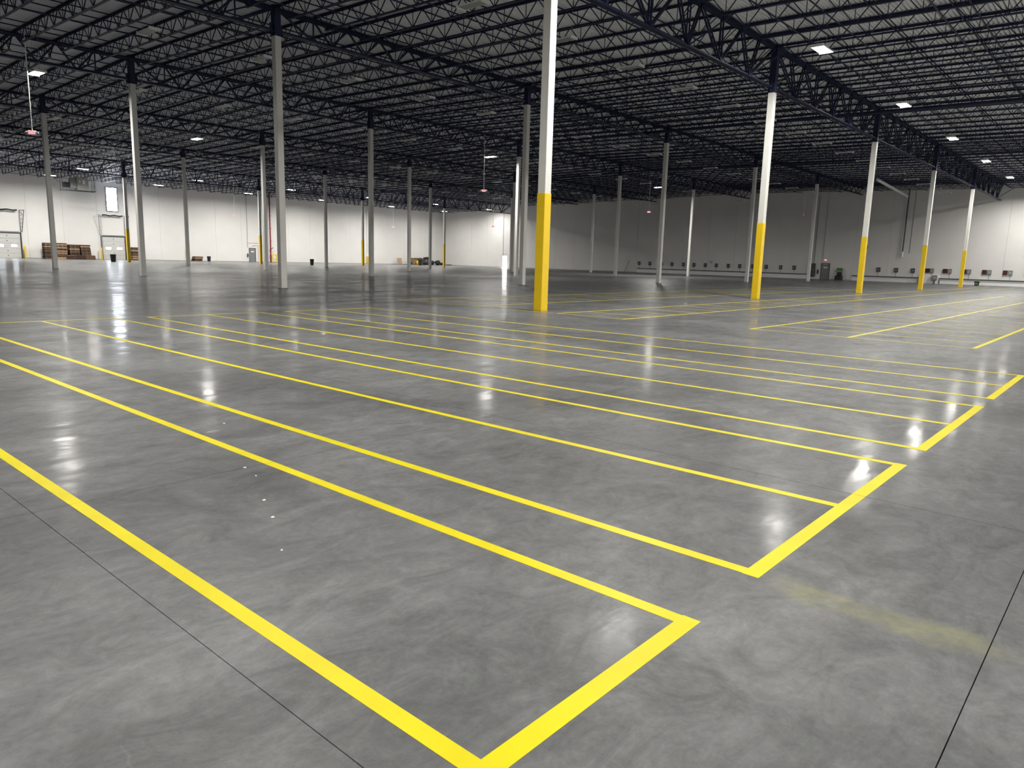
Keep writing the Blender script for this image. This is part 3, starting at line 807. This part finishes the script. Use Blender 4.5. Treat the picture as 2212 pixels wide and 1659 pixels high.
for k, y in enumerate(ys):
    sbox(y, 1.5, False, 'small dark switch box on the dark wall, %s from the left' % (['first','second','third','fourth','fifth','sixth','seventh','eighth','ninth','tenth','eleventh','twelfth','thirteenth','fourteenth'][k]), 'switch boxes left of the cabinet')
for k, y in enumerate((12.4, 10.3, 8.35)):
    sbox(y, 1.55, False, 'small dark switch box right of the grey door, %s from the left' % ords[k], 'switch boxes right of the door')
for k, y in enumerate((6.2, 4.25, 2.2, 0.1, -2.0, -4.1)):
    sbox(y, 1.6, True, 'grey and dark red double switch box on the bright wall, %s from the left' % ords[k], 'double switch boxes')
t = thing('electrical_cabinet', 'tall dark grey cabinet on the right wall beside a grey column', 'cabinet', (X_WALL-.02, 20.9, 0))
MB().box(-.3, -.42, .35, 0, .42, 2.15).build('cabinet_body', M['dgrey'], t, bevel=.015)
MB().box(-.32, -.38, .40, -.3, .38, 2.10).build('cabinet_door', M['dgrey'], t); MB().box(-.35, -.3, 1.2, -.32, -.26, 1.4).build('handle', M['galv'], t)
for k, y in enumerate((20.75, 21.1)):
    pipe('conduit', [(X_WALL-.08, y, 2.15), (X_WALL-.08, y, 11.5)], .045, M['grey'], 'grey conduit rising from the tall cabinet, %s of two' % ('right' if k == 0 else 'left'), group='conduits over the cabinet')
# floor scrubber
t = thing('floor_scrubber', 'dark green and black upright cleaning machine against the right wall', 'cleaning machine', (X_WALL-.7, 17.1, 0), -PI/2)
MB().box(-.42, -.35, .08, .42, .45, .62).build('machine_base', M['black'], t, bevel=.06)
MB().box(-.30, .0, .62, .30, .42, 1.05).build('machine_body', M['black'], t, bevel=.05)
MB().box(-.36, .05, 1.25, .36, .45, 1.62).build('tank', M['green'], t, bevel=.07)
MB().box(-.30, .1, 1.05, .30, .4, 1.25).build('tank_neck', M['galv'], t)
MB().path([(-.34, .1, 1.2), (-.40, -.25, 1.12), (.40, -.25, 1.12), (.34, .1, 1.2)], .025, 8).build('handlebar', M['black'], t)
for s in (-1, 1): MB().tube((s*.34, .1, .14), (s*.42, .1, .14), .14, 14).build('wheel', M['black'], t)
# white gate panel with grey box and yellow bollard
t = thing('wall_recess', 'white boxed wall panel with dark edges behind a yellow column', 'wall panel', (X_WALL, 6.4, 0))
MB().box(-.25, -1.05, 0, 0, 1.15, .95).build('panel_box', M['white'], t, bevel=.01)
MB().box(-.28, -1.2, 0, 0, -1.1, .75).build('panel_edge', M['grey'], t); MB().box(-.28, 1.15, 0, 0, 1.25, .75).build('panel_edge', M['grey'], t)
t = thing('control_box', 'grey control box standing low against the bright wall', 'control box', (X_WALL-.45, 5.75, 0))
MB().box(-.15, -.28, .45, .15, .28, 1.05).build('box_body', M['grey'], t, bevel=.02); MB().box(-.05, -.06, 0, .05, .06, .45).build('box_post', M['dgrey'], t)
MB().box(-.16, -.18, .6, -.15, .18, .9).build('box_cover', M['galv'], t)
tag(MB().lathe([(.12, 0), (.12, 1.45), (.10, 1.52), (.04, 1.56)], 14).build('wall_bollard', M['yellow'], None, (X_WALL-.8, 7.15, 0)), 'yellow bollard in front of the right wall beside the grey control box', 'bollard')
t = thing('green_tub', 'small black and green tub on the floor by the bright wall', 'tub', (X_WALL-1.3, 1.05, 0))
MB().lathe([(.22, 0), (.27, .42), (.30, .43), (.30, .5), (.25, .5)], 16).build('tub_body', M['black'], t); MB().box(-.31, -.14, .12, -.26, .14, .34).build('tub_label', M['green'], t)
# drain pipe with pale insulation, bending down the wall
pipe('insulated_pipe', [(66.6, 8.6, 10.95), (X_WALL-.35, 9.9, 10.75)], .15, M['white'], 'pale insulated pipe sloping under the roof towards the right wall', k=12)
t = thing('roof_drain', 'dark vertical drain pipe with pale lower end on the right wall', 'pipe', (X_WALL-.22, 9.75, 0))
MB().tube((0, 0, 3.9), (0, 0, 11.6), .07, 10).build('drain_pipe', M['dgrey'], t); MB().tube((0, 0, 3.25), (0, 0, 3.9), .10, 10).build('drain_end', M['white'], t)
MB().tube((.1, .22, 3.6), (.1, .22, 10.7), .05, 8).build('side_pipe', M['white'], t)
pipe('conduit', [(X_WALL-.03, 9.0, 3.7), (X_WALL-.03, 9.0, 11.6)], .025, M['grey'], 'thin grey conduit right of the dark drain pipe')
pipe('conduit', [(X_WALL-.03, 19.6, 2.7), (X_WALL-.03, 19.6, 11.6)], .02, M['grey'], 'thin conduit rising from the exit sign on the right wall')
pipe('conduit', [(X_WALL-.03, 78.5, 2.2), (X_WALL-.03, 78.5, 11.2)], .03, M['grey'], 'thin conduit rising left of the open daylit doorway')
pipe('conduit', [(X_WALL-.12, 51.3, .03), (X_WALL-.12, 50.4, 1.9)], .03, M['dgrey'], 'dark rod leaning on the wall at the left end of the long ledge', cat='rod')
t = thing('alarm_horn', 'small grey and white alarm box on the side of the third yellow column', 'alarm', (AX*2 + CW/2 + .015, -.02, 3.05))
MB().box(0, -.10, -.14, .10, .10, .14).build('alarm_body', M['white'], t, bevel=.02); MB().box(-.005, -.2, -.12, .08, -.10, .12).build('alarm_box', M['dgrey'], t)
pipe('conduit', [(AX*2 + CW/2 + .03, -.02, 3.2), (AX*2 + CW/2 + .03, -.02, 9.9)], .012, M['galv'], 'thin conduit running down the third yellow column to the alarm box')
# stencilled wall mark
def wall_mark(txt, y, z, s, label):
    cu = bpy.data.curves.new('wall_mark', 'FONT'); cu.body = txt; cu.size = s; cu.extrude = .003
    o = place(text_mesh(cu, M['dgrey']), 'wall_mark'); o.location = (X_WALL-.006, y, z); o.rotation_euler = (PI/2, 0, -PI/2)
    tag(o, label, 'wall mark')
wall_mark('T4', 36.4, 1.75, .55, 'stencilled T4 mark above the switch boxes on the dark wall')

# ------------------------------------------------------------------ scraps on the floor
for k, (x, y, r) in enumerate(((-15.99, -10.61, .012), (-16.12, -10.94, .014), (-15.7, -9.83, .012), (-15.75, -10.08, .009), (-16.36, -11.44, .008), (-14.77, -7.28, .012), (-15.1, -8.34, .012), (-14.6, -6.9, .01))):
    rr = random.Random(k); mb = MB(); n = len(mb.v)
    pts = [(r*rr.uniform(.6, 1.2)*math.cos(a*PI/3), r*rr.uniform(.6, 1.2)*math.sin(a*PI/3)) for a in range(6)]
    mb.v = [(a, b, 0.0) for a, b in pts] + [(a*.8, b*.8, .004) for a, b in pts]
    mb.f = [(i, (i+1) % 6, 6 + (i+1) % 6, 6 + i) for i in range(6)] + [tuple(range(6, 12)), (5,4,3,2,1,0)]
    tag(mb.build('paper_scrap', M['paper'], None, (x, y, 0)), 'tiny white scrap lying on the grey floor between the nearest yellow lines', 'scrap', 'white scraps on the floor')
